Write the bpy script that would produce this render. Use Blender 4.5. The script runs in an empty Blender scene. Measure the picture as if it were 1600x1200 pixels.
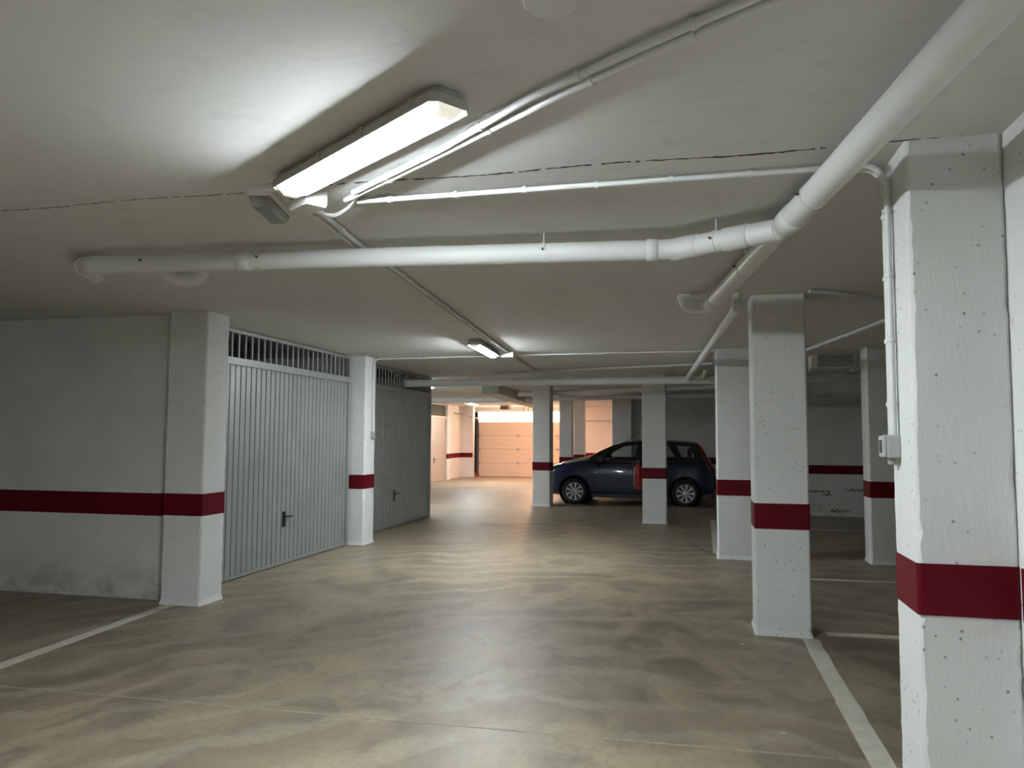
import bpy, bmesh, math, random
from mathutils import Vector, Matrix, geometry
random.seed(7)
SC = bpy.context.scene
COL = SC.collection
PI = math.pi

# ------------------------------------------------------------------ camera, world, exposure
EYE, YAW, PITCH, ROLL = 1.5, math.radians(13.27), math.atan(82.6/1200), math.radians(0.29)
def cam_axis(r, fw, up):
    cy, sy = math.cos(YAW), math.sin(YAW)
    return Vector((r*cy-fw*sy, r*sy+fw*cy, up))
cr, sr, cp, sp = math.cos(ROLL), math.sin(ROLL), math.cos(PITCH), math.sin(PITCH)
AR, AU, AF = cam_axis(cr, -sr*sp, sr*cp), cam_axis(-sr, -cr*sp, cr*cp), cam_axis(0, cp, sp)
cam = bpy.data.cameras.new('camera'); cam.sensor_width = 36; cam.lens = 27.0; cam.clip_start = .05
co = bpy.data.objects.new('camera', cam); COL.objects.link(co)
co.matrix_world = Matrix(((AR.x, AU.x, -AF.x, 0), (AR.y, AU.y, -AF.y, 0), (AR.z, AU.z, -AF.z, EYE), (0, 0, 0, 1)))
SC.camera = co
world = bpy.data.worlds.new('world'); SC.world = world; world.use_nodes = True
world.node_tree.nodes['Background'].inputs[0].default_value = (.5, .52, .55, 1)
world.node_tree.nodes['Background'].inputs[1].default_value = .02
SC.view_settings.view_transform = 'Standard'; SC.view_settings.look = 'None'
SC.view_settings.exposure = 0.36; SC.view_settings.gamma = 1.0; SC.view_settings.use_curve_mapping = False
SC.cycles.max_bounces = 7; SC.cycles.diffuse_bounces = 5; SC.cycles.glossy_bounces = 3
SC.cycles.sample_clamp_indirect = 8
SC.cycles.use_light_tree = False; SC.cycles.use_adaptive_sampling = True; SC.cycles.adaptive_threshold = .08
LAMP = 165.0            # radiance of the fluorescent diffusers
HC = 2.62              # ceiling height

# ------------------------------------------------------------------ materials
def new_mat(name):
    m = bpy.data.materials.new(name); m.use_nodes = True
    nt = m.node_tree; return m, nt, nt.nodes['Principled BSDF']
def nd(nt, t, **kw):
    n = nt.nodes.new(t)
    for k, v in kw.items():
        if k.startswith('i_'): n.inputs[k[2:].replace('_', ' ')].default_value = v
        else: setattr(n, k, v)
    return n
def ramp(nt, src, stops):
    r = nt.nodes.new('ShaderNodeValToRGB'); e = r.color_ramp.elements
    while len(e) < len(stops): e.new(.5)
    for el, (p, c) in zip(e, stops):
        el.position = p; el.color = c if len(c) == 4 else (*c, 1)
    nt.links.new(src, r.inputs[0]); return r.outputs[0]
def mix(nt, fac, a, b, mode='MIX'):
    n = nt.nodes.new('ShaderNodeMix'); n.data_type = 'RGBA'; n.blend_type = mode
    for s, v in ((n.inputs[0], fac), (n.inputs[6], a), (n.inputs[7], b)):
        if hasattr(v, 'is_linked'): nt.links.new(v, s)
        else: s.default_value = v if not isinstance(v, tuple) else (*v, 1)[:4]
    return n.outputs[2]
def noise(nt, vec, scale, detail=4, rough=.55, dist=0.0):
    n = nd(nt, 'ShaderNodeTexNoise', i_Scale=scale, i_Detail=detail, i_Roughness=rough, i_Distortion=dist)
    if vec is not None: nt.links.new(vec, n.inputs['Vector'])
    return n.outputs[0]
def mapping(nt, scale=(1, 1, 1), rot=(0, 0, 0)):
    g = nt.nodes.new('ShaderNodeNewGeometry'); m = nt.nodes.new('ShaderNodeMapping')
    m.inputs['Scale'].default_value = scale; m.inputs['Rotation'].default_value = rot
    nt.links.new(g.outputs['Position'], m.inputs['Vector']); return m.outputs[0]
def bump(nt, bsdf, h, strength=.3, dist=.01):
    b = nd(nt, 'ShaderNodeBump', i_Strength=strength, i_Distance=dist)
    nt.links.new(h, b.inputs['Height']); nt.links.new(b.outputs[0], bsdf.inputs['Normal'])
def plain(name, col, rough=.5, metal=0.0, spec=.5, coat=0.0, var=.06, vscale=9.0):
    m, nt, b = new_mat(name)
    v = mapping(nt)
    c = mix(nt, noise(nt, v, vscale, 5), tuple(x*(1-var) for x in col), tuple(min(1, x*(1+var)) for x in col))
    nt.links.new(c, b.inputs['Base Color'])
    b.inputs['Roughness'].default_value = rough; b.inputs['Metallic'].default_value = metal
    b.inputs['Specular IOR Level'].default_value = spec; b.inputs['Coat Weight'].default_value = coat
    return m
def emit(name, col, s):
    m, nt, b = new_mat(name)
    b.inputs['Base Color'].default_value = (.8, .8, .8, 1)
    b.inputs['Emission Color'].default_value = (*col, 1); b.inputs['Emission Strength'].default_value = s
    return m
M = {}
def mat_paint(name, base, pits=.5, dirt=.12, bumpy=.25, rough=.72, low_dirt=False):
    """rough white emulsion on cast concrete: brush ripple, air-bubble pits, faint dirt"""
    m, nt, b = new_mat(name)
    v = mapping(nt); vv = mapping(nt, (1, 1, .16))
    n1 = noise(nt, v, 1.7, 3, .6, .4); n2 = noise(nt, vv, 95, 2)
    c = mix(nt, ramp(nt, n1, [(.38, (0, 0, 0)), (.72, (1, 1, 1))]), tuple(x*(1-dirt) for x in base), base)
    vo = nd(nt, 'ShaderNodeTexVoronoi', i_Scale=24.0, i_Randomness=1.0); nt.links.new(v, vo.inputs['Vector'])
    gate = ramp(nt, noise(nt, v, 5.3, 2), [(.44, (0, 0, 0)), (.56, (1, 1, 1))])
    pit = ramp(nt, vo.outputs['Distance'], [(.09, (1, 1, 1)), (.17, (0, 0, 0))])
    pm = mix(nt, 1.0, pit, gate, 'MULTIPLY')
    pm2 = mix(nt, 1.0, pm, (pits, pits, pits), 'MULTIPLY')
    c = mix(nt, pm2, c, (.16, .16, .15))
    if low_dirt:   # splash dirt and flaked paint along the foot of the wall
        g = nt.nodes.new('ShaderNodeNewGeometry'); s = nt.nodes.new('ShaderNodeSeparateXYZ')
        nt.links.new(g.outputs['Position'], s.inputs[0])
        hz = ramp(nt, s.outputs['Z'], [(.0, (1, 1, 1)), (.42, (0, 0, 0))])
        dm = mix(nt, 1.0, hz, ramp(nt, noise(nt, v, 3.1, 8, .7), [(.42, (0, 0, 0)), (.62, (1, 1, 1))]), 'MULTIPLY')
        c = mix(nt, dm, c, (.42, .38, .31))
    nt.links.new(c, b.inputs['Base Color'])
    hsum = nd(nt, 'ShaderNodeMath', operation='MULTIPLY_ADD'); nt.links.new(pm, hsum.inputs[0]); hsum.inputs[1].default_value = -1.6
    nt.links.new(n2, hsum.inputs[2])
    bump(nt, b, hsum.outputs[0], bumpy, .006)
    b.inputs['Roughness'].default_value = rough; b.inputs['Specular IOR Level'].default_value = .3
    return m
M['column'] = mat_paint('painted_concrete', (.80, .81, .80), .75, .06)
M['wall'] = mat_paint('painted_wall', (.80, .80, .785), .12, .10, .15, low_dirt=True)
M['plain_wall'] = mat_paint('far_wall_paint', (.76, .745, .72), .05, .10, .12)
M['ceiling'] = None
def mat_ceiling():
    m, nt, b = new_mat('ceiling_plaster')
    v = mapping(nt, (1, 1, 1)); vs = mapping(nt, (.8, 1.5, 1), (0, 0, .5))
    n1 = noise(nt, v, .8, 3, .6, .6); n2 = noise(nt, vs, 6, 4, .6, .8); n3 = noise(nt, v, 30, 2)
    c = mix(nt, n1, (.68, .68, .665), (.76, .76, .745))
    c = mix(nt, ramp(nt, n2, [(.30, (1, 1, 1)), (.46, (0, 0, 0))]), c, (.67, .67, .655))
    vo = nd(nt, 'ShaderNodeTexVoronoi', i_Scale=3.1); nt.links.new(v, vo.inputs['Vector'])
    c = mix(nt, ramp(nt, vo.outputs['Distance'], [(.015, (1, 1, 1)), (.03, (0, 0, 0))]), c, (.3, .3, .29))
    nt.links.new(c, b.inputs['Base Color'])
    a = nd(nt, 'ShaderNodeMath', operation='MULTIPLY_ADD'); nt.links.new(n2, a.inputs[0]); a.inputs[1].default_value = 1.2
    nt.links.new(n3, a.inputs[2]); bump(nt, b, a.outputs[0], .05, .012)
    b.inputs['Roughness'].default_value = .75; b.inputs['Specular IOR Level'].default_value = .25
    return m
M['ceiling'] = mat_ceiling()
def mat_floor():
    m, nt, b = new_mat('trowelled_concrete')
    v = mapping(nt); vx = mapping(nt, (1, .72, 1), (0, 0, .35)); vf = mapping(nt, (1, .3, 1), (0, 0, -.25))
    big = noise(nt, v, .55, 4, .65, .5); mid = noise(nt, vx, 2.6, 6, .72, .7); fine = noise(nt, v, 26, 3, .7)
    c = mix(nt, ramp(nt, big, [(.34, (0, 0, 0)), (.68, (1, 1, 1))]), (.208, .170, .118), (.375, .310, .208))
    c = mix(nt, ramp(nt, mid, [(.38, (.85, .85, .85)), (.54, (0, 0, 0))]), c, (.165, .137, .102))
    wave = nd(nt, 'ShaderNodeTexWave', wave_type='RINGS', rings_direction='Z', i_Scale=.9, i_Distortion=9.0, i_Detail=4.0, i_Detail_Scale=1.3)
    nt.links.new(vx, wave.inputs['Vector'])
    sw = mix(nt, 1.0, ramp(nt, wave.outputs['Fac'], [(.62, (0, 0, 0)), (.95, (.40, .40, .40))]), ramp(nt, big, [(.4, (1, 1, 1)), (.6, (0, 0, 0))]), 'MULTIPLY')
    c = mix(nt, sw, c, (.46, .40, .305))
    c = mix(nt, ramp(nt, fine, [(.30, (.5, .5, .5)), (.50, (0, 0, 0))]), c, (.15, .126, .095))
    # scattered spots of plaster and paint
    vo = nd(nt, 'ShaderNodeTexVoronoi', i_Scale=2.6); nt.links.new(v, vo.inputs['Vector'])
    gate = ramp(nt, noise(nt, v, 1.3, 2), [(.54, (0, 0, 0)), (.60, (1, 1, 1))])
    sp_ = mix(nt, 1.0, ramp(nt, vo.outputs['Distance'], [(.03, (.8, .8, .8)), (.06, (0, 0, 0))]), gate, 'MULTIPLY')
    c = mix(nt, sp_, c, (.66, .62, .53))
    nt.links.new(c, b.inputs['Base Color'])
    r = ramp(nt, mid, [(.3, (.37, .37, .37)), (.7, (.55, .55, .55))]); nt.links.new(r, b.inputs['Roughness'])
    b.inputs['Specular IOR Level'].default_value = .5
    a = nd(nt, 'ShaderNodeMath', operation='MULTIPLY_ADD'); nt.links.new(noise(nt, vf, 7, 3, .6), a.inputs[0]); a.inputs[1].default_value = 2.0
    nt.links.new(fine, a.inputs[2]); bump(nt, b, a.outputs[0], .10, .012)
    return m
M['floor'] = mat_floor()
M['red'] = plain('oxblood_band_paint', (.125, .004, .011), .5, 0, .15, var=.10, vscale=3)
M['line'] = plain('worn_line_paint', (.60, .57, .48), .6, var=.25, vscale=11)
M['joint'] = plain('floor_joint', (.36, .325, .26), .8, var=.45, vscale=16)
M['stain'] = plain('damp_stain', (.16, .13, .10), .9, var=.4)
M['crack'] = plain('dark_crack', (.06, .058, .05), .9)  # dark tone of the crack and joint lines themselves
M['pvc'] = plain('white_pvc', (.74, .75, .735), .38, var=.03)
M['conduit'] = plain('white_conduit', (.74, .75, .74), .45, var=.03)
M['greybox'] = plain('grey_plastic', (.42, .43, .43), .5)
M['darkgrey'] = plain('dark_grey_plastic', (.10, .105, .11), .5)
M['whitebox'] = plain('white_plastic', (.76, .76, .74), .45)
M['housing'] = plain('lamp_housing_grey', (.50, .50, .48), .5)
M['smoked'] = plain('smoked_cover', (.24, .24, .225), .25)
M['bracket'] = plain('dark_bracket', (.12, .11, .10), .6, .5)
M['black'] = plain('black_plastic', (.012, .012, .013), .4)
M['rubber'] = plain('rubber', (.013, .013, .014), .75)
def mat_galv():
    m, nt, b = new_mat('galvanised_steel')
    v = mapping(nt); vs = mapping(nt, (1, 1, .12))
    c = mix(nt, noise(nt, vs, 14, 6, .6), (.31, .33, .32), (.40, .42, .41))
    c = mix(nt, ramp(nt, noise(nt, v, 2.3, 5), [(.45, (0, 0, 0)), (.75, (.5, .5, .5))]), c, (.27, .285, .275))
    nt.links.new(c, b.inputs['Base Color'])
    b.inputs['Metallic'].default_value = .35
    nt.links.new(ramp(nt, noise(nt, v, 20, 4), [(.3, (.36,)*3), (.7, (.52,)*3)]), b.inputs['Roughness'])
    return m
M['galv'] = mat_galv()
M['barsteel'] = plain('pale_bar_steel', (.50, .51, .50), .5, .2, var=.03)
M['tan'] = plain('tan_door_paint', (.50, .40, .32), .5, var=.12, vscale=6)
M['lamp'] = emit('lit_diffuser', (.88, .965, 1.0), LAMP)
M['lampside'] = emit('lit_diffuser_side', (.88, .965, 1.0), LAMP*1.0)
M['lampend'] = emit('lit_diffuser_end', (1.0, .95, .80), .5)
M['warm'] = emit('warm_glow_lamp', (1.0, .47, .27), 420.0)
M['dayglass'] = emit('backlit_transom_glass', (1.0, .78, .54), 12.0)
M['cream'] = plain('cream_door_panel', (.68, .56, .45), .45, var=.03)
M['carblue'] = plain('deep_blue_car_paint', (.005, .015, .050), .25, .0, .4, .5, var=.02)
M['alloy'] = plain('silver_wheel_trim', (.55, .56, .57), .32, .6)
M['chrome'] = plain('bright_trim', (.75, .75, .75), .15, 1.0)
M['tail'] = plain('tail_lamp_red', (.22, .008, .012), .15, coat=1)
M['head'] = plain('head_lamp', (.62, .64, .66), .1, .3, coat=1)
M['extred'] = plain('extinguisher_red', (.27, .009, .008), .35, coat=.5)
M['seat'] = plain('dark_upholstery', (.05, .05, .055), .9)
M['foot'] = plain('orange_red_foot', (.55, .07, .02), .5)
M['rust'] = plain('dark_track_steel', (.14, .11, .09), .5, .6)
def mat_glass():
    m, nt, b = new_mat('tinted_car_glass')
    out = nt.nodes['Material Output']
    t = nd(nt, 'ShaderNodeBsdfTransparent'); t.inputs[0].default_value = (.80, .85, .83, 1)
    g = nd(nt, 'ShaderNodeBsdfGlossy'); g.inputs['Roughness'].default_value = .03
    f = nd(nt, 'ShaderNodeFresnel', i_IOR=1.45); mx = nt.nodes.new('ShaderNodeMixShader')
    nt.links.new(f.outputs[0], mx.inputs[0]); nt.links.new(t.outputs[0], mx.inputs[1]); nt.links.new(g.outputs[0], mx.inputs[2])
    nt.links.new(mx.outputs[0], out.inputs['Surface']); return m
M['glass'] = mat_glass()

# ------------------------------------------------------------------ mesh helpers
class MB:
    def __init__(s): s.v, s.f, s.sm = [], [], []
    def add(s, vs, fs, smooth=False):
        o = len(s.v); s.v += [tuple(p) for p in vs]
        s.f += [tuple(i+o for i in f) for f in fs]; s.sm += [smooth]*len(fs); return s
    def box(s, x0, x1, y0, y1, z0, z1):
        return s.add([(x, y, z) for z in (z0, z1) for y in (y0, y1) for x in (x0, x1)],
                     [(0, 2, 3, 1), (4, 5, 7, 6), (0, 1, 5, 4), (2, 6, 7, 3), (0, 4, 6, 2), (1, 3, 7, 5)])
    def tube(s, path, r, n=14, caps=True, smooth=True):
        P = [Vector(p) for p in path]; R = r if isinstance(r, (list, tuple)) else [r]*len(P)
        T = []
        for i in range(len(P)):
            a = (P[i]-P[i-1]).normalized() if i else None
            b = (P[i+1]-P[i]).normalized() if i < len(P)-1 else None
            T.append((a+b).normalized() if a and b and (a+b).length > 1e-6 else (a or b))
        up = Vector((0, 0, 1)) if abs(T[0].z) < .9 else Vector((1, 0, 0))
        nrm = (up-T[0]*up.dot(T[0])).normalized(); vs = []
        for i, p in enumerate(P):
            nrm = (nrm-T[i]*nrm.dot(T[i])).normalized(); bi = T[i].cross(nrm)
            vs += [p+(nrm*math.cos(2*PI*k/n)+bi*math.sin(2*PI*k/n))*R[i] for k in range(n)]
        fs = [(i*n+k, i*n+(k+1) % n, (i+1)*n+(k+1) % n, (i+1)*n+k) for i in range(len(P)-1) for k in range(n)]
        s.add(vs, fs, smooth)
        if caps:
            s.add(vs[:n], [tuple(range(n-1, -1, -1))]); s.add(vs[-n:], [tuple(range(n))])
        return s
    def lathe(s, c, axis, prof, n=24, smooth=True):
        """prof = [(distance along axis, radius)]"""
        ax = Vector(axis).normalized(); u = ax.orthogonal().normalized(); w = ax.cross(u); c = Vector(c)
        vs = [c+ax*d+(u*math.cos(2*PI*k/n)+w*math.sin(2*PI*k/n))*r for d, r in prof for k in range(n)]
        fs = [(i*n+k, i*n+(k+1) % n, (i+1)*n+(k+1) % n, (i+1)*n+k) for i in range(len(prof)-1) for k in range(n)]
        return s.add(vs, fs, smooth)
    def prism(s, poly, fn, a, b):
        """poly of 2d points; fn(p, t) -> 3d; extruded from t=a to t=b"""
        n = len(poly); vs = [fn(p, a) for p in poly]+[fn(p, b) for p in poly]
        return s.add(vs, [tuple(range(n-1, -1, -1)), tuple(range(n, 2*n))]+[(i, (i+1) % n, n+(i+1) % n, n+i) for i in range(n)])
    def build(s, name, mat, parent=None, bevel=0.0, fix=True):
        me = bpy.data.meshes.new(name); me.from_pydata(s.v, [], s.f)
        me.polygons.foreach_set('use_smooth', s.sm)
        if fix or bevel:
            bm = bmesh.new(); bm.from_mesh(me)
            bmesh.ops.recalc_face_normals(bm, faces=bm.faces[:])
            if bevel:
                bmesh.ops.bevel(bm, geom=[e for e in bm.edges if len(e.link_faces) == 2 and e.calc_face_angle(0) > .6], offset=bevel, segments=2, affect='EDGES', profile=.6)
            bm.to_mesh(me); bm.free()
        me.materials.append(mat)
        o = bpy.data.objects.new(name, me); COL.objects.link(o); o.parent = parent
        return o
def thing(name, label, cat, loc=(0, 0, 0), rz=0.0, group=None):
    o = bpy.data.objects.new(name, None); COL.objects.link(o); o.empty_display_size = .1
    o.location = loc; o.rotation_euler = (0, 0, rz); return tag(o, label, cat, group)
def tag(o, label, cat=None, group=None, kind=None):
    o['label'] = label
    if cat: o['category'] = cat
    if group: o['group'] = group
    if kind: o['kind'] = kind
    return o
def structure(o, label):
    o['label'] = label; o['kind'] = 'structure'; return o
def inst(src, parent, matrix):
    c = src.copy(); COL.objects.link(c); c.parent = parent; c.matrix_local = matrix; return c
def fillet(pts, rad, n=6):
    P = [Vector(p) for p in pts]; out = [P[0]]
    for i in range(1, len(P)-1):
        a, b = (P[i-1]-P[i]), (P[i+1]-P[i]); r = min(rad, a.length*.48, b.length*.48)
        p0, p1 = P[i]+a.normalized()*r, P[i]+b.normalized()*r
        out += [p0*(1-t)**2+P[i]*2*t*(1-t)+p1*t*t for t in [k/n for k in range(n+1)]]
    return out+[P[-1]]

# ------------------------------------------------------------------ the shell
floor = structure(MB().box(-11, 7, -8, 31, -.2, 0).build('floor', M['floor']), 'stained grey-brown concrete garage floor')
ceiling = structure(MB().box(-11, 7, -8, 31, HC, HC+.3).build('ceiling', M['ceiling']), 'flat grey-white plastered concrete ceiling')
def wall(name, label, x0, x1, y0, y1, mat='wall', z1=HC):
    return structure(MB().box(x0, x1, y0, y1, 0, z1).build(name, M[mat]), label)
def wband(parent, x0, x1, y0, y1, z0, z1):
    MB().box(x0, x1, y0, y1, z0, z1).build('red_band', M['red'], parent)
w = wall('wall_left', 'white wall with red band left of the first garage door', -11, -4.66, 6.19, 6.34)
wband(w, -10.9, -4.66, 6.186, 6.2, .76, .965)
wall('wall_left_side', 'white side wall of the left parking bay', -11, -10.8, -8, 6.19)
wall('wall_behind', 'white wall behind the viewer', -10.8, 1.12, -8, -7.8)
w = wall('wall_right', 'pitted white wall end running on from the nearest pillar', 1.115, 1.5, -7.8, 3.40, 'column')
wband(w, 1.111, 1.13, -7.7, 3.06, .865, 1.05)
wall('wall_garage_back', 'back wall inside the closed garages', -9.6, -9.45, 6.34, 13.6)
wall('wall_garage_partition', 'partition between the two garages', -9.45, -4.74, 10.02, 10.2)
wall('wall_garage_end', 'end wall of the second garage', -9.6, -4.87, 13.62, 13.8)
w = wall('wall_left_far', 'far left wall around the pale garage door', -8.65, -8.45, 13.8, 27.6, 'plain_wall')
wband(w, -8.6, -8.446, 25.95, 27.6, .73, .90); wband(w, -8.6, -8.446, 14, 22.4, .76, .95)
w = wall('wall_far_nib', 'short pink-lit wall left of the sectional door', -8.65, -8.0, 27.6, 27.85, 'plain_wall')
wband(w, -8.45, -8.0, 27.596, 27.62, .73, .90)
w = wall('wall_far', 'far wall lit orange beyond the blue car', -4.72, -1.6, 28.2, 28.4, 'plain_wall')
wband(w, -4.70, -1.6, 28.196, 28.22, .76, .93)
MB().box(-4.7, -1.7, 27.98, 28.2, 2.12, 2.32).build('ledge', M['plain_wall'], w)
wall('wall_far_lintel', 'lintel above the bright transom', -8.65, -4.72, 28.2, 28.4, 'plain_wall').location.z = 2.44
w = wall('wall_behind_car', 'shaded grey wall behind the blue car', -2.0, 1.0, 20.3, 20.5)
wband(w, -2.0, 1.0, 20.296, 20.32, .83, 1.0)
wall('wall_far_side', 'side wall between the car bay and the far door area', -1.95, -1.75, 20.5, 28.2)
wall('wall_step', 'short return wall beside the car bay', 1.0, 1.2, 16.0, 20.5)
w = wall('wall_right_back', 'dim wall with red band and peeling paint behind the right-hand bays', 1.2, 7, 16.0, 16.2)
wband(w, 1.2, 6.8, 15.996, 16.02, .81, .98)
wall('wall_right_side', 'side wall of the right-hand bays', 6.8, 7, 3.2, 16)
wall('wall_right_near', 'wall behind the nearest pillar', 1.5, 6.8, 3.2, 3.38)
# peeling, damp-stained strip low on the right-hand back wall
rnd = random.Random(3)
for (cx, cz, ln, n) in ((2.35, .47, .42, 14), (3.02, .50, .38, 9), (2.75, .10, .35, 10), (2.5, .40, .2, 5)):
    pts = [(cx-ln/2+ln*k/(n-1), 15.998, cz+(.028 if k % 2 else -.02)*rnd.uniform(.3, 1.1)) for k in range(n)]
    MB().tube(pts, [.006+.012*rnd.random() for _ in pts], 6).build('peeling_paint', M['stain'], w)

# floor lines, joints
def fline(x0, y0, x1, y1, wd, name='parking_line', mat='line', z=.003):
    a, b = Vector((x0, y0, 0)), Vector((x1, y1, 0)); d = (b-a).normalized(); nn = Vector((-d.y, d.x, 0))*wd/2
    r = random.Random(int(abs(x0*100+y0*10))); N = max(3, int((b-a).length/.12)); L = []; R = []
    for k in range(N+1):
        p = a.lerp(b, k/N); j = wd*.05
        L.append(p+nn*(1+r.uniform(-.08, .08))); R.append(p-nn*(1+r.uniform(-.08, .08)))
    vs = [(*q.xy, z) for q in L]+[(*q.xy, z) for q in R]+[(*q.xy, 0) for q in L]+[(*q.xy, 0) for q in R]
    m = N+1; fs = []
    for k in range(N):
        fs += [(m+k, m+k+1, k+1, k), (k, k+1, 2*m+k+1, 2*m+k), (m+k+1, m+k, 3*m+k, 3*m+k+1)]
    fs += [(0, m, 3*m, 2*m), (N, 2*m+N, 3*m+N, m+N)]
    return MB().add(vs, fs).build(name, M[mat], floor)
fline(.835, 6.22, .83, 3.4, .115)
fline(-4.52, 6.03, -4.33, 3.3, .10)
fline(.98, 6.42, 5.5, 6.60, .10)
fline(1.1, 8.82, 5.5, 9.0, .085)
fline(1.25, 13.6, 5.5, 13.7, .09)
fline(.33, 14.6, .28, 10.5, .09)
fline(-6.5, 3.82, 1.0, 3.98, .010, 'slab_joint', 'joint', .002)
fline(-.1, 11.4, .32, 10.05, .012, 'slab_joint', 'crack', .002)

# construction joint across the ceiling: a ragged open crack
mb = MB(); r = random.Random(11)
X0, X1, N = -3.42, 1.10, 230; z = HC-.0015; rows = []
for k in range(N+1):
    x = X0+(X1-X0)*k/N; y = 3.095+.012*math.sin(k*.11)+r.uniform(-.004, .004)
    h = r.choice((.002, .003, .0045, .006, .008)) * (.4 if x < -1.7 else 1)
    rows.append((x, y, h))
for k in range(N):
    if r.random() < .12: continue
    (x, y, h), (x2, y2, h2) = rows[k], rows[k+1]
    mb.add([(x, y-h, z), (x2, y2-h2, z), (x2, y2+h2, z), (x, y+h, z), (x, y-h, HC), (x2, y2-h2, HC), (x2, y2+h2, HC), (x, y+h, HC)],
           [(0, 1, 2, 3), (0, 4, 5, 1), (3, 2, 6, 7), (0, 3, 7, 4), (1, 5, 6, 2)])
mb.build('ceiling_crack', M['crack'], ceiling)

# ------------------------------------------------------------------ pillars
def pillar(label, x0, x1, y0, y1, b0, b1, seed, wear=.004):
    r = random.Random(seed)
    t = thing('pillar', label, 'pillar', ((x0+x1)/2, (y0+y1)/2, 0), 0, 'white pillars with a red band')
    hx, hy = (x1-x0)/2, (y1-y0)/2; N = 54; c = .011
    def ring(z, ex, jit):
        out = []
        for sx, sy in ((-1, -1), (1, -1), (1, 1), (-1, 1)):
            j = [abs(r.gauss(0, jit)) for _ in range(3)]; cc = c+j[0]
            A = (sx*(hx+ex), sy*(hy+ex-cc)); B = (sx*(hx+ex-cc*.35-j[1]*.3), sy*(hy+ex-cc*.35-j[1]*.3)); C = (sx*(hx+ex-cc), sy*(hy+ex))
            out += [(*p, z) for p in ((A, B, C) if sx*sy > 0 else (C, B, A))]
        return out
    vs, fs = [], []
    for k in range(N+1):
        vs += ring(HC*k/N, .012 if k == 0 else 0, wear)
    for k in range(N):
        fs += [(k*12+i, k*12+(i+1) % 12, (k+1)*12+(i+1) % 12, (k+1)*12+i) for i in range(12)]
    MB().add(vs, fs).add(vs[-12:], [tuple(range(12))]).build('shaft', M['column'], t)
    vs, fs = [], []
    for k, z in enumerate((b0, b0+.002, b1-.002, b1)):
        vs += ring(z, .0025, .0008)
    for k in range(3):
        fs += [(k*12+i, k*12+(i+1) % 12, (k+1)*12+(i+1) % 12, (k+1)*12+i) for i in range(12)]
    MB().add(vs, fs).build('red_band', M['red'], t)
    return t
pillar('big pitted white pillar nearest the viewer, with conduits and a grey switch on its side', .785, 1.115, 3.08, 3.39, .868, 1.052, 1, .005)
pillar('white pillar standing at the end of the long white floor line', .455, .855, 6.25, 6.63, .805, 1.0, 2)
pillar('white pillar half hidden just behind the pillar at the floor line, right of the car', .285, .70, 10.0, 10.4, .785, .98, 3)
pillar('white pillar hiding the middle of the blue car, with a red extinguisher on it', -.88, -.465, 13.75, 14.15, .78, .97, 4)
pillar('white pillar in front of the blue car\'s nose', -3.425, -3.035, 16.5, 16.9, .775, .955, 5)
pillar('white corner pillar at the left wall, beside the first garage door', -4.64, -4.245, 6.05, 6.395, .785, .98, 6)
pillar('white pillar between the two grey garage doors', -4.735, -4.445, 9.95, 10.3, .77, .963, 7)
pillar('dim white pillar seen just left of the nearest pillar', 2.06, 2.46, 10.05, 10.4, .79, .985, 8)
pillar('distant white pillar right behind the car\'s bonnet', -3.43, -3.1, 20.0, 20.35, .80, .98, 9)
pillar('farthest white pillar, right of the distant one behind the bonnet', -3.58, -3.25, 23.5, 23.8, .79, .97, 10)
pillar('wall pillar at the corner of the grey wall above the car roof', -2.05, -1.55, 20.05, 20.36, .82, 1.0, 12)
pillar('far pink-lit pillar beside the pale garage door', -8.46, -8.33, 25.6, 25.95, .73, .90, 13, .003)

# ------------------------------------------------------------------ up-and-over garage doors
def garage_door(label, X, y0, y1, handle_y, hz, rail=(2.10, 2.16), mat='galv', bar_n=27):
    """plane x=X, facing +x"""
    t = thing('garage_door', label, 'garage door', (X, y0, 0), 0, 'up-and-over garage doors')
    W = y1-y0; fr = .05
    f = MB(); f.box(-.05, .02, 0, fr, 0, HC-.01); f.box(-.05, .02, W-fr, W, 0, HC-.01); f.box(-.05, .02, fr, W-fr, HC-.045, HC-.01)
    f.box(-.05, .025, fr, W-fr, rail[1], rail[1]+.075); f.build('door_frame', M['galv'] if mat == 'galv' else M[mat], t)
    n = round((W-2*fr)/.1); st = (W-2*fr)/n; prof = []
    for k in range(n):
        y = fr+k*st; prof += [(y, -.028), (y+.010, -.028), (y+.016, -.008), (y+st-.006, -.008)]
    prof.append((W-fr, -.028))
    vs = [(x, y, .02) for y, x in prof]+[(x, y, rail[1]) for y, x in prof]; m = len(prof)
    leaf = MB().add(vs, [(k, k+1, m+k+1, m+k) for k in range(m-1)])
    leaf.box(-.045, -.03, fr, W-fr, .02, rail[1]); leaf.build('door_leaf', M[mat], t, fix=False)
    MB().box(-.03, -.002, fr, W-fr, .01, .045).build('bottom_rail', M[mat], t)
    MB().box(-.048, -.044, fr, W-fr, rail[1]+.075, HC-.045).build('vent_shade', M['black'], t) if mat != 'galv' else None  # black sheet paints in the darkness of the garage behind the bars
    top = HC-.045; zb = rail[1]+.075; first = None
    for k in range(1, bar_n):
        y = fr+(W-2*fr)*k/bar_n
        if first is None: first = MB().box(-.02, -.004, -.008, .008, 0, top-zb).build('grille_bar', M['barsteel'] if mat == 'galv' else M['rust'], t); o = first
        else: o = inst(first, t, Matrix())
        o.location = (0, y, zb)
    h = MB().box(-.008, .004, handle_y-y0-.03, handle_y-y0+.03, hz-.09, hz+.09).build('handle_plate', M['black'], t, .004)
    MB().tube([(.0, handle_y-y0, hz+.035), (.04, handle_y-y0, hz+.035), (.045, handle_y-y0+.03, hz+.033), (.045, handle_y-y0+.11, hz+.03)], .011, 8).build('lever', M['black'], h)
    return t
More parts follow.
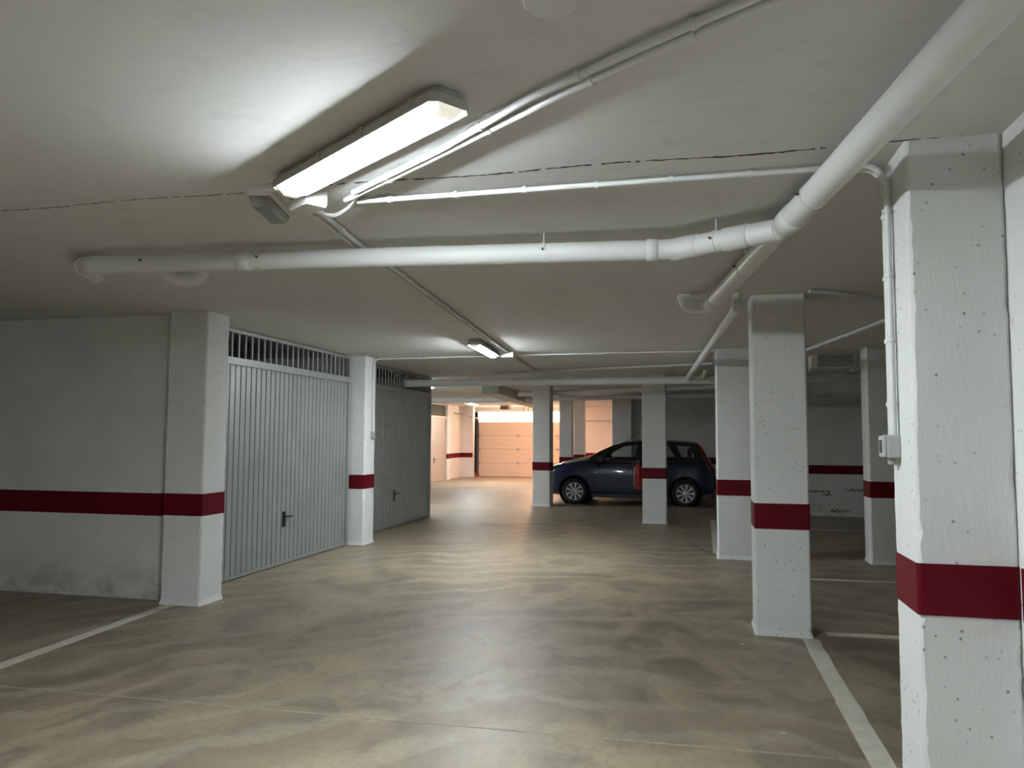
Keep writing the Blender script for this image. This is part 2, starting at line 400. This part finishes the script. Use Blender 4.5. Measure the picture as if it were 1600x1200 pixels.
garage_door('near grey ribbed garage door with barred vent, between the corner pillar and next pillar', -4.67, 6.42, 9.90, 8.22, .525, (2.17, 2.24))
garage_door('second grey ribbed garage door, in shade beyond the first', -4.84, 10.32, 13.80, 12.05, .52, (2.17, 2.24))
garage_door('far pale garage door with vent in warm light', -8.39, 22.4, 25.58, 24.35, .70, (2.05, 2.12), 'tan')

# sectional door under the bright transom
t = thing('sectional_door', 'cream sectional door on the far wall under a bright transom', 'garage door', (-8.0, 28.2, 0))
W, ph = 3.28, .515
def sect_panel():
    prof = [(0, .0), (.012, -.02), (.16, -.022), (.17, -.016), (.185, -.022), (.34, -.022), (.35, -.016), (.365, -.022), (ph-.014, -.02), (ph, 0)]
    vs = [(.06, y, z) for z, y in prof]+[(W-.04, y, z) for z, y in prof]; m = len(prof)
    return MB().add(vs, [(k, k+1, m+k+1, m+k) for k in range(m-1)]+[tuple(range(m)), tuple(range(2*m-1, m-1, -1)), (0, m-1, 2*m-1, m)])
p0 = sect_panel().build('panel', M['cream'], t)
for k in range(1, 4): inst(p0, t, Matrix.Translation((0, 0, k*ph)))
for k in range(1, 4):
    for x in (.1, 1.6, 3.1):
        MB().box(x-.04, x+.04, -.045, -.02, k*ph-.05, k*ph+.05).build('hinge', M['galv'], t, .004)
MB().box(.0, .075, -.10, -.02, .08, 2.16).build('track', M['rust'], t)
MB().box(-.02, .10, -.12, .0, 0, .10).build('track_foot', M['foot'], t)
MB().box(-.9, 1.0, -.16, -.12, 2.13, 2.165).build('top_rail', M['rust'], t)
MB().tube([(.05, -.06, 2.1), (.02, -.2, 2.2), (-.1, -1.2, 2.3), (-.1, -2.6, 2.32)], .02, 8).build('overhead_track', M['rust'], t)
for x in (1.95, 2.12):
    MB().tube([(x, -.6, 2.08), (x, -.6, HC)], .012, 6).build('hanger_rod', M['rust'], t)
MB().box(2.15, 2.45, -.04, -.02, .50, .60).build('lock_plate', M['rust'], t)
MB().box(2.45, 2.52, -.05, -.02, 1.30, 1.44).build('control_box', M['darkgrey'], t)
MB().box(1.3, 1.6, -1.6, -1.2, 2.47, 2.60).build('drive_motor', M['bracket'], t)
tr = structure(MB().box(-8.0, -4.74, 28.24, 28.27, 2.07, 2.44).build('window_1', M['dayglass']), 'glowing backlit transom strip above the sectional door')
for k in range(5):
    MB().box(-8.0+.8*k, -7.97+.8*k, 28.22, 28.29, 2.07, 2.44).build('glazing_bar', M['cream'], tr)

# ------------------------------------------------------------------ light fittings
def batten(label, c, rz, L, zb, ends=True):
    """weatherproof fluorescent batten under the ceiling; c = centre, zb = underside"""
    t = thing('ceiling_light', label, 'light fitting', (c[0], c[1], zb), rz, 'weatherproof fluorescent fittings')
    h = HC-zb; hl = L/2; wt, wf, wb = .056, .080, .052
    def loft(rings, name, mat, capA=True, capB=True):
        vs, fs = [], []; n = 8
        for z, hx, hy, c_ in rings:
            for sx, sy, f in ((1, -1, 0), (1, -1, 1), (1, 1, 1), (1, 1, 0), (-1, 1, 0), (-1, 1, 1), (-1, -1, 1), (-1, -1, 0)):
                vs.append((sx*(hx-(c_ if f == 0 and sy*sx < 0 else 0)-(c_ if f == 0 and sx*sy > 0 else 0)), sy*(hy-(c_ if f == 1 else 0)), z))
        for k in range(len(rings)-1):
            fs += [(k*n+i, k*n+(i+1) % n, (k+1)*n+(i+1) % n, (k+1)*n+i) for i in range(n)]
        if capA: fs.append(tuple(range(n)))
        if capB: fs.append(tuple(range((len(rings)-1)*n, len(rings)*n)))
        return MB().add(vs, fs).build(name, mat, t)
    loft([(h-.002, hl-.02, wt, .02), (.062, hl-.005, wf-.008, .025), (.058, hl, wf, .025), (.0262, hl, wf, .025), (.0262, hl-.003, wf-.004, .022), (.044, hl-.005, wf-.007, .020)], 'housing', M['housing'])
    loft([(.0435, hl-.055, wf-.014, .010), (0, hl-.075, .026, .008)], 'diffuser', M['lampside'])
    dif = t.children[-1] if t.children[-1].name.startswith('diffuser') else [c for c in t.children if c.name.startswith('diffuser')][0]
    dif.data.materials.append(M['lamp'])
    for p in dif.data.polygons:
        if p.normal.z < -.7: p.material_index = 1
    for s in (-1, 1):
        x0, x1 = sorted((s*(hl-.010), s*(hl-.0545)))
        MB().add([(x0 if s > 0 else x0+0, -wf+.020, .0435), (x1, -wf+.020, .0435), (x1, wf-.020, .0435), (x0, wf-.020, .0435),
                  (x0+(.012 if s < 0 else 0), -.028, .002), (x1-(.012 if s > 0 else 0), -.028, .002), (x1-(.012 if s > 0 else 0), .028, .002), (x0+(.012 if s < 0 else 0), .028, .002)],
                 [(0, 1, 2, 3), (4, 7, 6, 5), (0, 4, 5, 1), (1, 5, 6, 2), (2, 6, 7, 3), (3, 7, 4, 0)]).build('diffuser_end', M['lampend'], t)
    if ends:
        first = None
        for k in range(4):
            for s in (-1, 1):
                x = -hl+.12+(L-.24)*k/3
                if first is None: first = MB().box(-.009, .009, -.004, .004, -.012, .016).build('clip', M['housing'], t); o = first
                else: o = inst(first, t, Matrix())
                o.location = (x, s*(wf+.003), .05)
    return t
A, B = Vector((-1.70, 2.965)), Vector((-.745, 2.29)); d = B-A
batten('large lit fluorescent fitting overhead, nearest the viewer', (A+B)/2, math.atan2(d.y, d.x), d.length+.02, 2.53)
batten('smaller lit fluorescent fitting further along the ceiling, beside the twin conduits', (-2.475, 9.02), math.radians(94), 1.27, 2.52)
batten('lit fluorescent fitting behind the edge of the second garage door', (-5.93, 15.5), 0, 1.2, 2.52, False)
batten('farthest lit fluorescent fitting, in front of the sectional door', (-6.9, 23.7), math.radians(92), 1.27, 2.52, False)
batten('lit fluorescent fitting behind the viewer', (-1.6, -3.6), math.radians(80), 1.27, 2.52, False)
# warm bulkhead lamp near the far door
t = thing('bulkhead_lamp', 'round warm bulkhead lamp on the ceiling before the sectional door', 'light fitting', (-5.15, 26.0, HC))
MB().lathe((0, 0, 0), (0, 0, -1), [(0, .0), (0, .17), (.03, .17), (.035, .15)], 20).build('base', M['whitebox'], t)
MB().lathe((0, 0, 0), (0, 0, -1), [(.03, .15), (.07, .13), (.10, .08), (.11, 0)], 20).build('globe', M['warm'], t)

# emergency light beside the near fitting
t = thing('emergency_light', 'unlit emergency light with a smoked cover, left of the near fluorescent fitting', 'light fitting', (-1.925, 3.19, HC), math.radians(104))
MB().box(-.17, .17, -.055, .055, -.045, 0).build('base', M['whitebox'], t, .008)
MB().add([(x*(.165-.03*k), y*(.05-.012*k), -.045-.045*k) for k in (0, 1) for x, y in ((-1, -1), (1, -1), (1, 1), (-1, 1))],
         [(0, 1, 2, 3), (7, 6, 5, 4), (0, 4, 5, 1), (1, 5, 6, 2), (2, 6, 7, 3), (3, 7, 4, 0)]).build('cover', M['smoked'], t, .006)
t = thing('mounting_strip', 'white strip on the ceiling behind the emergency light', 'bracket', (-1.87, 3.03, HC), math.radians(3))
MB().box(-.10, .10, -.02, .02, -.025, 0).build('strip', M['whitebox'], t, .004)
t = thing('junction_box', 'white junction box at the far end of the near fluorescent fitting', 'junction box', (-1.72, 3.17, HC), math.radians(-35))
MB().box(-.085, .085, -.055, .055, -.07, 0).build('body', M['whitebox'], t, .006)
MB().box(-.08, .08, -.05, .05, -.078, -.068).build('lid', M['whitebox'], t, .003)
t = thing('junction_box', 'small white junction box beside the second fluorescent fitting', 'junction box', (-2.35, 9.72, HC), math.radians(4))
MB().box(-.08, .08, -.06, .06, -.075, 0).build('body', M['whitebox'], t, .006)
MB().box(-.075, .075, -.055, .055, -.083, -.073).build('lid', M['whitebox'], t, .003)

# ------------------------------------------------------------------ conduits with saddle clips
def conduit(label, pts, r=.011, rad=.06, clips=(), clip_n=0, group='white surface conduits', mat='conduit'):
    base = Vector(pts[0]); t = thing('conduit', label, 'conduit', base, 0, group)
    P = [Vector(p)-base for p in pts]
    MB().tube(fillet(P, rad), r, 10).build('tube', M[mat], t)
    for seg, n in clips:
        a, b = P[seg], P[seg+1]; dd = (b-a).normalized()
        for k in range(n):
            p = a.lerp(b, (k+.5)/n)
            c = MB(); c.tube([p-dd*.008, p+dd*.008], r+.005, 10)
            if abs(dd.z) < .5:
                side = Vector((-dd.y, dd.x, 0)); q = p+side*(r+.007)
                c.tube([q+Vector((0, 0, -.004)), q+Vector((0, 0, HC-.002-base.z-q.z))], .006, 6)
            c.build('clip', M[mat], t)
    return t
zc = HC-.022; zw = HC-.030
conduit('white conduit running diagonally past the near fluorescent fitting, lower of two', [(-1.568, 3.246, 2.598), (-0.943, 2.784, 2.598), (-0.447, 2.403, 2.598), (-0.139, 2.185, 2.598), (0.166, 1.984, 2.598), (0.334, 1.89, 2.598)], .013, .05, ((0, 1), (1, 1), (2, 1), (3, 1), (4, 1)))
conduit('white conduit running diagonally from behind the near fluorescent fitting, upper of two', [(-1.484, 3.148, 2.598), (-0.926, 2.733, 2.598), (-0.519, 2.382, 2.598), (-0.134, 2.118, 2.598), (0.162, 1.936, 2.598), (0.313, 1.847, 2.598)], .013, .05, ((1, 1), (2, 1), (3, 1), (4, 1)))
conduit('looped white cable joining the near fitting to its junction box', [(-1.74, 3.22, 2.56), (-1.69, 3.37, 2.56), (-1.58, 3.32, 2.59), (-1.50, 3.21, zc)], .010, .06)
conduit('thin straight white conduit from the near fitting to the nearest pillar', [(-1.52, 3.275, zc), (.72, 3.275, zc), (.765, 3.275, 2.53), (.765, 3.275, 1.51)], .012, .12, ((0, 7), (2, 4)), )
conduit('second white conduit dropping down the nearest pillar to the switch', [(.60, 3.325, zc), (.73, 3.325, zc), (.767, 3.325, 2.52), (.767, 3.325, 1.51)], .012, .12, ((2, 4),))
conduit('left of the twin conduits running down the middle of the ceiling', [(-1.80, 3.27, zc), (-1.88, 3.9, zc), (-2.40, 10.0, zc), (-2.62, 12.6, zc)], .012, .1, ((0, 2), (1, 9), (2, 3)))
conduit('right of the twin conduits running down the middle of the ceiling', [(-1.755, 3.25, zc), (-1.84, 3.9, zc), (-2.36, 10.0, zc), (-2.575, 12.55, zc)], .014, .1, ((0, 2), (1, 9), (2, 3)))
conduit('thin white conduit crossing the ceiling from the pillar between the garage doors', [(-4.43, 10.18, 1.56), (-4.43, 10.18, zc), (-3.0, 10.1, zc), (-1.5, 10.0, zc), (.27, 10.0, zc)], .012, .10, ((0, 2), (1, 3), (2, 3), (3, 3)))
conduit('far slanting white conduit in front of the long far pipe', [(-3.4, 13.05, zw), (-1.78, 12.25, zw), (.29, 11.6, zw)], .02, .3, ((0, 2), (1, 2)))
conduit('conduit slanting over the right-hand bays behind the nearest pillar', [(1.36, 10.1, zw), (1.80, 7.2, zw)], .02, .1, ((0, 3),))
conduit('conduit running right from the top of the pillar at the floor line', [(.86, 6.05, zc), (1.05, 6.15, zc), (1.75, 6.85, zc)], .014, .1, ((1, 2),))
conduit('bright conduit crossing the ceiling beyond the second garage door', [(-5.3, 15.5, zw), (-4.47, 15.62, zw), (-4.50, 16.9, zw)], .02, .15, ((0, 2),))
conduit('far conduit crossing the ceiling before the farthest fitting', [(-8.4, 20.9, zw), (-4.9, 21.3, zw)], .022, .15, ((0, 4),))
def switch(label, p, nx, s=1.0):
    t = thing('switch_box', label, 'switch', p)
    b = MB().box(0, nx*.05, -.045, .045, -.045, .045).build('back_box', M['greybox'], t, .006)
    MB().box(nx*.05, nx*.062, -.042, .042, -.042, .042).build('cover', M['greybox'], t, .004)
    MB().box(nx*.06, nx*.07, -.018, .018, -.025, .025).build('rocker', M['darkgrey'], t, .003)
    MB().tube([(nx*.025, .0, -.045), (nx*.025, 0, -.07)], .014, 10).build('gland', M['greybox'], t)
switch('grey surface switch on the side of the nearest pillar', (.784, 3.30, 1.47), -1)
switch('small grey switch on the pillar between the garage doors', (-4.444, 10.18, 1.52), 1)

# ------------------------------------------------------------------ drain pipes
def pipe(label, pts, r, rad=.12, couplings=(), clamps=(), n=20, group='white drain pipes', caps=True):
    base = Vector(pts[0]); t = thing('drain_pipe', label, 'pipe', base, 0, group)
    P = [Vector(p)-base for p in pts]
    MB().tube(fillet(P, rad, 5), r, n, caps).build('pipe_run', M['pvc'], t)
    def at(seg, u): return P[seg].lerp(P[seg+1], u), (P[seg+1]-P[seg]).normalized()
    for seg, u, ln in couplings:
        p, dd = at(seg, u)
        MB().tube([p-dd*ln/2, p-dd*(ln/2-.004), p+dd*(ln/2-.004), p+dd*ln/2], [r+.001, r+.006, r+.006, r+.001], n).build('coupling', M['pvc'], t)
    for seg, u in clamps:
        p, dd = at(seg, u)
        c = MB().tube([p-dd*.010, p+dd*.010], r+.0035, n).build('clamp', M['pvc'], t)
        zt = HC-.002-base.z; MB().tube([p+Vector((0, 0, r)), Vector((p.x, p.y, zt))], .004, 6).build('hanger_rod', M['pvc'], c)
        sd = Vector((dd.y, -dd.x, 0)).normalized(); sd = sd if sd.y < 0 else -sd
        MB().tube([p+sd*(r-.005)+Vector((0, 0, .005)), p+sd*(r+.02)+Vector((0, 0, .008))], .006, 6).build('bolt', M['bracket'], c)
    return t
PR = .055
pipe('white pipe crossing the ceiling left to right, joining the diagonal pipe',
     [(-3.885, 4.33, HC-.002), (-3.865, 4.27, 2.545), (-3.61, 3.905, 2.533), (-.08, 4.125, 2.50), (.41, 3.83, 2.50)], PR, .10,
     ((1, .8, .10), (2, .30, .09), (2, .965, .06), (2, .999, .02), (3, .10, .16), (3, .62, .14)), ((2, .12), (2, .33), (2, .80), (3, .42)))
pipe('thick white pipe running diagonally overhead from top right', [(1.00, -.4, 2.50), (.44, 3.72, 2.50), (.16, 5.80, 2.50)], PR+.003, .05,
     ((0, .985, .16), (1, .97, .10)), ((0, .90), (1, .45)))
pipe('short white pipe bend from the ceiling at the end of the diagonal pipe', [(.16, 5.80, 2.50), (.13, 6.02, 2.50), (-.03, 6.10, 2.52), (-.06, 6.13, HC-.002)], PR, .08, ((0, .1, .1),))
pipe('thin sloping white pipe from the pillar at the floor line to the far pipe', [(.34, 6.10, HC-.002), (.34, 6.11, 2.50), (-.06, 12.05, 2.43), (-.06, 12.3, 2.40)], .038, .10, ((1, .0, .13), (1, .16, .14), (1, .55, .1)))
pipe('long white pipe hung across the garage in front of the second garage door', [(-4.78, 12.3, 2.40), (6.5, 12.3, 2.40)], .060, .1,
     ((0, .005, .08), (0, .42, .12), (0, .62, .1)), ((0, .10), (0, .24), (0, .40), (0, .60), (0, .75)))
pipe('hooked white pipe stub beside the sloping thin pipe', [(.0, 12.25, 2.43), (.16, 12.2, 2.43), (.20, 12.18, 2.54)], .035, .08)
pipe('white pipe bend hanging under the left end of the crossing pipe', [(-3.42, 4.34, HC-.002), (-3.40, 4.42, 2.545), (-3.27, 4.50, 2.54), (-3.22, 4.52, HC-.002)], .052, .07)
pipe('round white pipe stub poking from the ceiling at the top edge', [(-.335, 1.80, 2.575), (-.33, 1.80, HC-.002)], .062, .04, ((0, .1, .03),))
for lab, pts, rr in (('white pipe behind the pillars above the car', [(-3.9, 17.2, 2.48), (.98, 15.2, 2.50)], .055),
                     ('lower white pipe above the car roof', [(-4.12, 19.06, 2.45), (.98, 17.6, 2.46)], .055),
                     ('far pale pipe before the farthest fitting', [(-8.4, 19.2, 2.46), (-4.66, 19.2, 2.45)], .07)):
    pipe(lab, pts, rr, .1, (), ((0, .3), (0, .7)), 14)
# grey duct running towards the sectional door
t = thing('air_duct', 'grey rectangular duct slanting away towards the sectional door', 'duct', (-4.15, 15.6, 2.40))
dv = Vector((-.62, 8.6, 0)); sd = Vector((dv.y, -dv.x, 0)).normalized()*.19
for k in range(4):
    a, b = dv*(k/4), dv*((k+1)/4-.004)
    MB().add([q+s*sd+Vector((0, 0, z)) for z in (0, .2) for q in (a, b) for s in (-1, 1)],
             [(0, 1, 3, 2), (4, 6, 7, 5), (0, 4, 5, 1), (2, 3, 7, 6), (0, 2, 6, 4), (1, 5, 7, 3)]).build('duct_section', M['greybox'], t, .006)
t = thing('ceiling_vent', 'pale boxed vent under the ceiling of the right-hand bays', 'vent', (1.86, 10.95, 2.44))
MB().box(-.26, .26, .02, .3, 0, .18).build('box', M['whitebox'], t, .008)
for q in (-.30, .22): MB().box(q, q+.08, -.02, .3, -.03, .18).build('end_frame', M['whitebox'], t)
for k in range(3): MB().box(-.22, .22, -.01, .02, .03+.05*k, .045+.05*k).build('slat', M['greybox'], t)

# ------------------------------------------------------------------ fire extinguisher on the middle pillar
t = thing('fire_extinguisher', 'red fire extinguisher hung on the pillar in front of the car', 'extinguisher', (-.965, 13.93, .58))
MB().lathe((0, 0, 0), (0, 0, 1), [(0, 0), (0, .062), (.012, .07), (.36, .07), (.41, .055), (.435, .024), (.46, .024), (.46, 0)], 22).build('cylinder', M['extred'], t)
MB().box(-.0745, -.0690, -.03, .02, .05, .36).build('paper_label', M['whitebox'], t)
MB().box(-.025, .025, -.02, .02, .46, .495).box(-.085, .02, -.012, .012, .495, .51).build('valve', M['black'], t)
MB().tube(fillet([(-.02, 0, .48), (-.09, -.01, .47), (-.095, -.01, .2), (-.085, -.01, .12)], .05), .011, 8).build('hose', M['black'], t)
MB().box(.05, .085, -.03, .03, .25, .30).build('wall_hook', M['black'], t)

# ------------------------------------------------------------------ the blue car
CX, CY = 0.0, 18.10
car = thing('car', 'dark blue five-door hatchback parked side-on behind the pillars', 'car', (-1.4, CY, 0))
ox = 1.4          # local x = world X + ox
def lerp_stations(S, xs):
    out = []
    for x in xs:
        for k in range(len(S)-1):
            if S[k][0] <= x <= S[k+1][0]:
                u = (x-S[k][0])/(S[k+1][0]-S[k][0]); out.append((x,)+tuple(a+(b-a)*u for a, b in zip(S[k][1:], S[k+1][1:]))); break
    return out
#      X      half   zbot  zside ztop
ST = [(-3.40, .46, .34, .60, .62), (-3.365, .60, .27, .68, .72), (-3.28, .71, .215, .735, .79), (-3.13, .785, .20, .80, .865), (-2.9, .815, .20, .855, .945),
      (-2.65, .825, .20, .895, 1.005), (-2.4, .83, .20, .925, 1.065), (-2.28, .832, .20, .935, 1.085), (-2.16, .833, .20, .94, .97), (-1.5, .835, .19, .945, .95),
      (-.4, .835, .19, .955, .96), (.1, .83, .21, .96, .965), (.28, .81, .25, .955, .96), (.38, .785, .28, .93, .94), (.44, .73, .32, .86, .88), (.465, .62, .38, .76, .78)]
xs = sorted(set([s[0] for s in ST]+[-3.4+i*.12 for i in range(1, 32)])); xs = [x for x in xs if x <= .465]
vs, fs = [], []; LS = lerp_stations(ST, xs)
for (X, hw, zb, zs, zt) in LS:
    half = [(hw-.16, zb), (hw-.03, zb+.07), (hw-.002, zb+.20), (hw, (zb+zs)/2+.06), (hw-.012, zs-.14), (hw-.045, zs-.03), (hw-.10, zs+(zt-zs)*.35), (hw*.55, zs+(zt-zs)*.85)]
    ring = [(0, zb)]+half+[(0, zt)]+[(-y, z) for y, z in reversed(half)]
    vs += [(X+ox, y, z) for y, z in ring]
n = 18
for k in range(len(LS)-1):
    fs += [(k*n+i, k*n+(i+1) % n, (k+1)*n+(i+1) % n, (k+1)*n+i) for i in range(n)]
fs += [tuple(range(n)), tuple(range((len(LS)-1)*n, len(LS)*n))]
body = MB().add(vs, fs, True).build('body', M['carblue'], car)
cut = MB()
WX = (-2.62, -.18); WZ = .285
for wx in WX:
    for s in (-1, 1):
        cut.lathe((wx+ox, s*.56, WZ+.015), (0, s, 0), [(0, 0), (0, .355), (.5, .355), (.5, 0)], 40)
cutter = cut.build('cutter', M['black'])
md = body.modifiers.new('arches', 'BOOLEAN'); md.operation = 'DIFFERENCE'; md.object = cutter; md.solver = 'EXACT'; md.use_self = True
# cutter shares the car's local frame
cutter.location = car.location
bpy.context.view_layer.update()
dg = bpy.context.evaluated_depsgraph_get()
nm = bpy.data.meshes.new_from_object(body.evaluated_get(dg)); body.modifiers.clear(); body.data = nm
nm.materials.clear(); nm.materials.append(M['carblue'])
for p in nm.polygons: p.material_index = 0
nm.set_sharp_from_angle(angle=math.radians(38))
bpy.data.objects.remove(cutter)
for wx in WX:      # dark wheel-arch liners
    for s in (-1, 1):
        MB().lathe((wx+ox, s*.565, WZ+.015), (0, s, 0), [(0, .02), (0, .35), (.235, .352)], 32).build('arch_liner', M['rubber'], car)
def side_y(z): return .790-(z-.93)/.45*.17
OUT = [(-2.33, .94), (-2.26, 1.07), (-2.05, 1.19), (-1.78, 1.315), (-1.50, 1.392), (-1.15, 1.415), (-.5, 1.415), (-.05, 1.39), (.10, 1.365), (.17, 1.27), (.27, 1.08), (.34, .94)]
HOLES = [[(-2.06, .975), (-1.95, 1.11), (-1.62, 1.285), (-1.215, 1.335), (-1.27, .98)],
         [(-1.13, .985), (-1.10, 1.34), (-.56, 1.335), (-.36, 1.02), (-.38, .985)],
         [(-.27, 1.01), (-.40, 1.32), (-.09, 1.305), (.04, 1.04)]]
for s in (-1, 1):
    loops = [[Vector((x, z, 0)) for x, z in OUT]]+[[Vector((x, z, 0)) for x, z in h] for h in HOLES]
    tris = geometry.tessellate_polygon(loops); flat = [p for l in loops for p in l]; m = len(flat)
    vs = [(p.x+ox, s*side_y(p.y), p.y) for p in flat]+[(p.x+ox, s*(side_y(p.y)-.035), p.y) for p in flat]
    fs = [tuple(q) for q in tris]+[tuple(i+m for i in reversed(q)) for q in tris]; o = 0
    for l in loops:
        k = len(l); fs += [(o+i, o+(i+1) % k, m+o+(i+1) % k, m+o+i) for i in range(k)]; o += k
    MB().add(vs, fs).build('window_frame', M['black'], car)
    for h in HOLES:
        MB().add([(x+ox, s*(side_y(z)-.015), z) for x, z in h], [tuple(range(len(h)))]).build('side_window', M['glass'], car, fix=False)
def span(pts, name, mat, crown, th=.02, ins=0.0):
    """sheet between the two side frames following pts, bulging by crown"""
    K = 8; vs = []
    for off in (0, -th):
        for x, z, c in pts:
            for k in range(K+1):
                u = -1+2*k/K; vs.append((x+ox, u*(side_y(z)-ins), z+c*(1-u*u)+off))
    m = len(pts)*(K+1); fs = []
    for r_ in range(len(pts)-1):
        for k in range(K):
            a = r_*(K+1)+k; q = (a, a+1, a+K+2, a+K+1); fs += [q, tuple(i+m for i in reversed(q))]
    return MB().add(vs, fs, True).build(name, mat, car, fix=False)
span([(-1.60, 1.368, .03), (-1.50, 1.392, .035), (-1.15, 1.415, .04), (-.5, 1.415, .04), (-.05, 1.39, .035), (.10, 1.365, .03), (.14, 1.33, .02)], 'roof', M['carblue'], 0)
def glass_span(pts, name):
    K = 8; vs = []
    for x, z, bx in pts:
        for k in range(K+1):
            u = -1+2*k/K; vs.append((x+ox+bx*(1-u*u), u*(side_y(z)-.01), z))
    fs = [(r_*(K+1)+k, r_*(K+1)+k+1, (r_+1)*(K+1)+k+1, (r_+1)*(K+1)+k) for r_ in range(len(pts)-1) for k in range(K)]
    return MB().add(vs, fs, True).build(name, M['glass'], car, fix=False)
glass_span([(-2.26, 1.07, -.06), (-2.05, 1.19, -.06), (-1.78, 1.315, -.05), (-1.58, 1.372, -.03)], 'windscreen')
glass_span([(.12, 1.35, .03), (.17, 1.27, .04), (.27, 1.08, .05), (.34, .94, .06)], 'rear_window')
# wheels
def wheel(wx, s):
    c = (wx+ox, s*.755, WZ); ax = (0, s, 0)
    ty = MB().lathe(c, ax, [(-.09, .17), (-.095, .26), (-.07, .282), (.06, .285), (.085, .265), (.085, .205), (.06, .19)], 36).build('tyre', M['rubber'], car)
    MB().lathe(c, ax, [(.045, 0), (.045, .198)], 30).build('brake_drum', M['black'], ty)
    hub = MB().lathe(c, ax, [(.06, .19), (.082, .207), (.076, .185), (.05, .182)], 36)
    hub.lathe(c, ax, [(.05, .05), (.078, .045), (.084, .03), (.084, 0)], 20)
    for k in range(9):
        a = 2*PI*k/9; u = Vector((math.cos(a), 0, math.sin(a))); v = Vector((-math.sin(a), 0, math.cos(a))); C0 = Vector(c); A_ = Vector(ax)
        vs = []
        for dep in (.05, .076):
            for rr, ww in ((.03, .012), (.10, .017), (.19, .031)):
                for q in (-1, 1): vs.append(C0+A_*dep+u*rr+v*ww*q)
        hub.add(vs, [(0, 2, 3, 1), (2, 4, 5, 3), (6, 7, 9, 8), (8, 9, 11, 10), (0, 6, 8, 2), (2, 8, 10, 4), (1, 3, 9, 7), (3, 5, 11, 9), (4, 10, 11, 5), (0, 1, 7, 6)])
    tag(hub.build('hubcap', M['alloy'], ty), 'silver multi-spoke wheel trim')
for wx in WX:
    for s in (-1, 1): wheel(wx, s)
for s in (-1, 1):
    sg = s
    def B(x0, x1, y0, y1, z0, z1, name, mat, bev=.01):
        a, b = sorted((sg*y0, sg*y1)); return MB().box(x0+ox, x1+ox, a, b, z0, z1).build(name, mat, car, bev)
    hl = MB().add([(x+ox, sg*y, z) for x, y, z in ((-3.365, .52, .58), (-3.29, .70, .60), (-3.13, .785, .66), (-3.05, .79, .76), (-3.20, .74, .765), (-3.345, .55, .70),
                   (-3.33, .50, .58), (-3.25, .64, .60), (-3.11, .72, .66), (-3.03, .72, .75), (-3.18, .68, .76), (-3.31, .52, .70))],
                  [(0, 1, 2, 3, 4, 5), (11, 10, 9, 8, 7, 6)]+[(i, (i+1) % 6, 6+(i+1) % 6, 6+i) for i in range(6)])
    for i in range(len(hl.v)):
        hl.v[i] = (hl.v[i][0]-.012, hl.v[i][1]+sg*.012, hl.v[i][2])
    hl.build('headlamp', M['head'], car)
    tl = MB().add([(x+ox, sg*(y+.012), z) for x, y, z in ((.10, side_y(1.31), 1.31), (.165, side_y(1.31), 1.31), (.40, .755, .88), (.455, .70, .80), (.30, .805, .82), (.24, side_y(.98), .98),
                  (.12, side_y(1.31)-.08, 1.31), (.185, side_y(1.31)-.1, 1.31), (.42, .66, .88), (.47, .60, .80), (.33, .72, .82), (.27, .70, .98))],
                  [(0, 1, 2, 3, 4, 5), (11, 10, 9, 8, 7, 6)]+[(i, (i+1) % 6, 6+(i+1) % 6, 6+i) for i in range(6)])
    tl.build('tail_lamp', M['tail'], car)
    B(-2.10, -1.94, .80, .95, .955, 1.075, 'door_mirror', M['carblue'], .03)
    B(-1.46, -1.27, .838, .862, .79, .82, 'door_handle', M['carblue'], .008)
    B(-.50, -.32, .838, .862, .80, .83, 'door_handle', M['carblue'], .008)
    B(-1.96, -1.02, .832, .844, .50, .56, 'rubbing_strip', M['black'], .004)
    B(-.98, -.50, .832, .844, .50, .56, 'rubbing_strip', M['black'], .004)
    B(-2.24, -.55, .74, .828, .165, .25, 'sill', M['black'], .012)
    B(-2.17, -2.10, .834, .842, .70, .73, 'side_repeater', M['head'], .003)
    for x in (-2.13, -1.19, -.40):
        B(x, x+.008, .8355, .838, .28, .93, 'door_gap', M['black'], 0)
for (x, y) in ((-1.15, -.36), (-1.15, .36), (-.25, -.38), (-.25, .38)):
    st = MB().box(x-.30+ox, x+.22+ox, y-.24, y+.24, .42, .58).box(x+.08+ox, x+.24+ox, y-.23, y+.23, .5, 1.06).build('seat', M['seat'], car, .05)
    MB().box(x+.12+ox, x+.22+ox, y-.12, y+.12, 1.09, 1.26).build('headrest', M['seat'], st, .03)
MB().box(-2.2+ox, -1.85+ox, -.7, .7, .80, 1.0).build('dashboard', M['seat'], car, .05)
MB().box(-3.43+ox, -3.36+ox, -.42, .42, .40, .52).build('front_grille', M['black'], car, .01)
MB().box(.43+ox, .49+ox, -.62, .62, .36, .52).build('rear_bumper_strip', M['black'], car, .015)
MB().tube([(-1.55+ox, 0, 1.41), (-1.40+ox, 0, 1.50), (-1.20+ox, 0, 1.62)], .005, 6).build('aerial', M['black'], car)
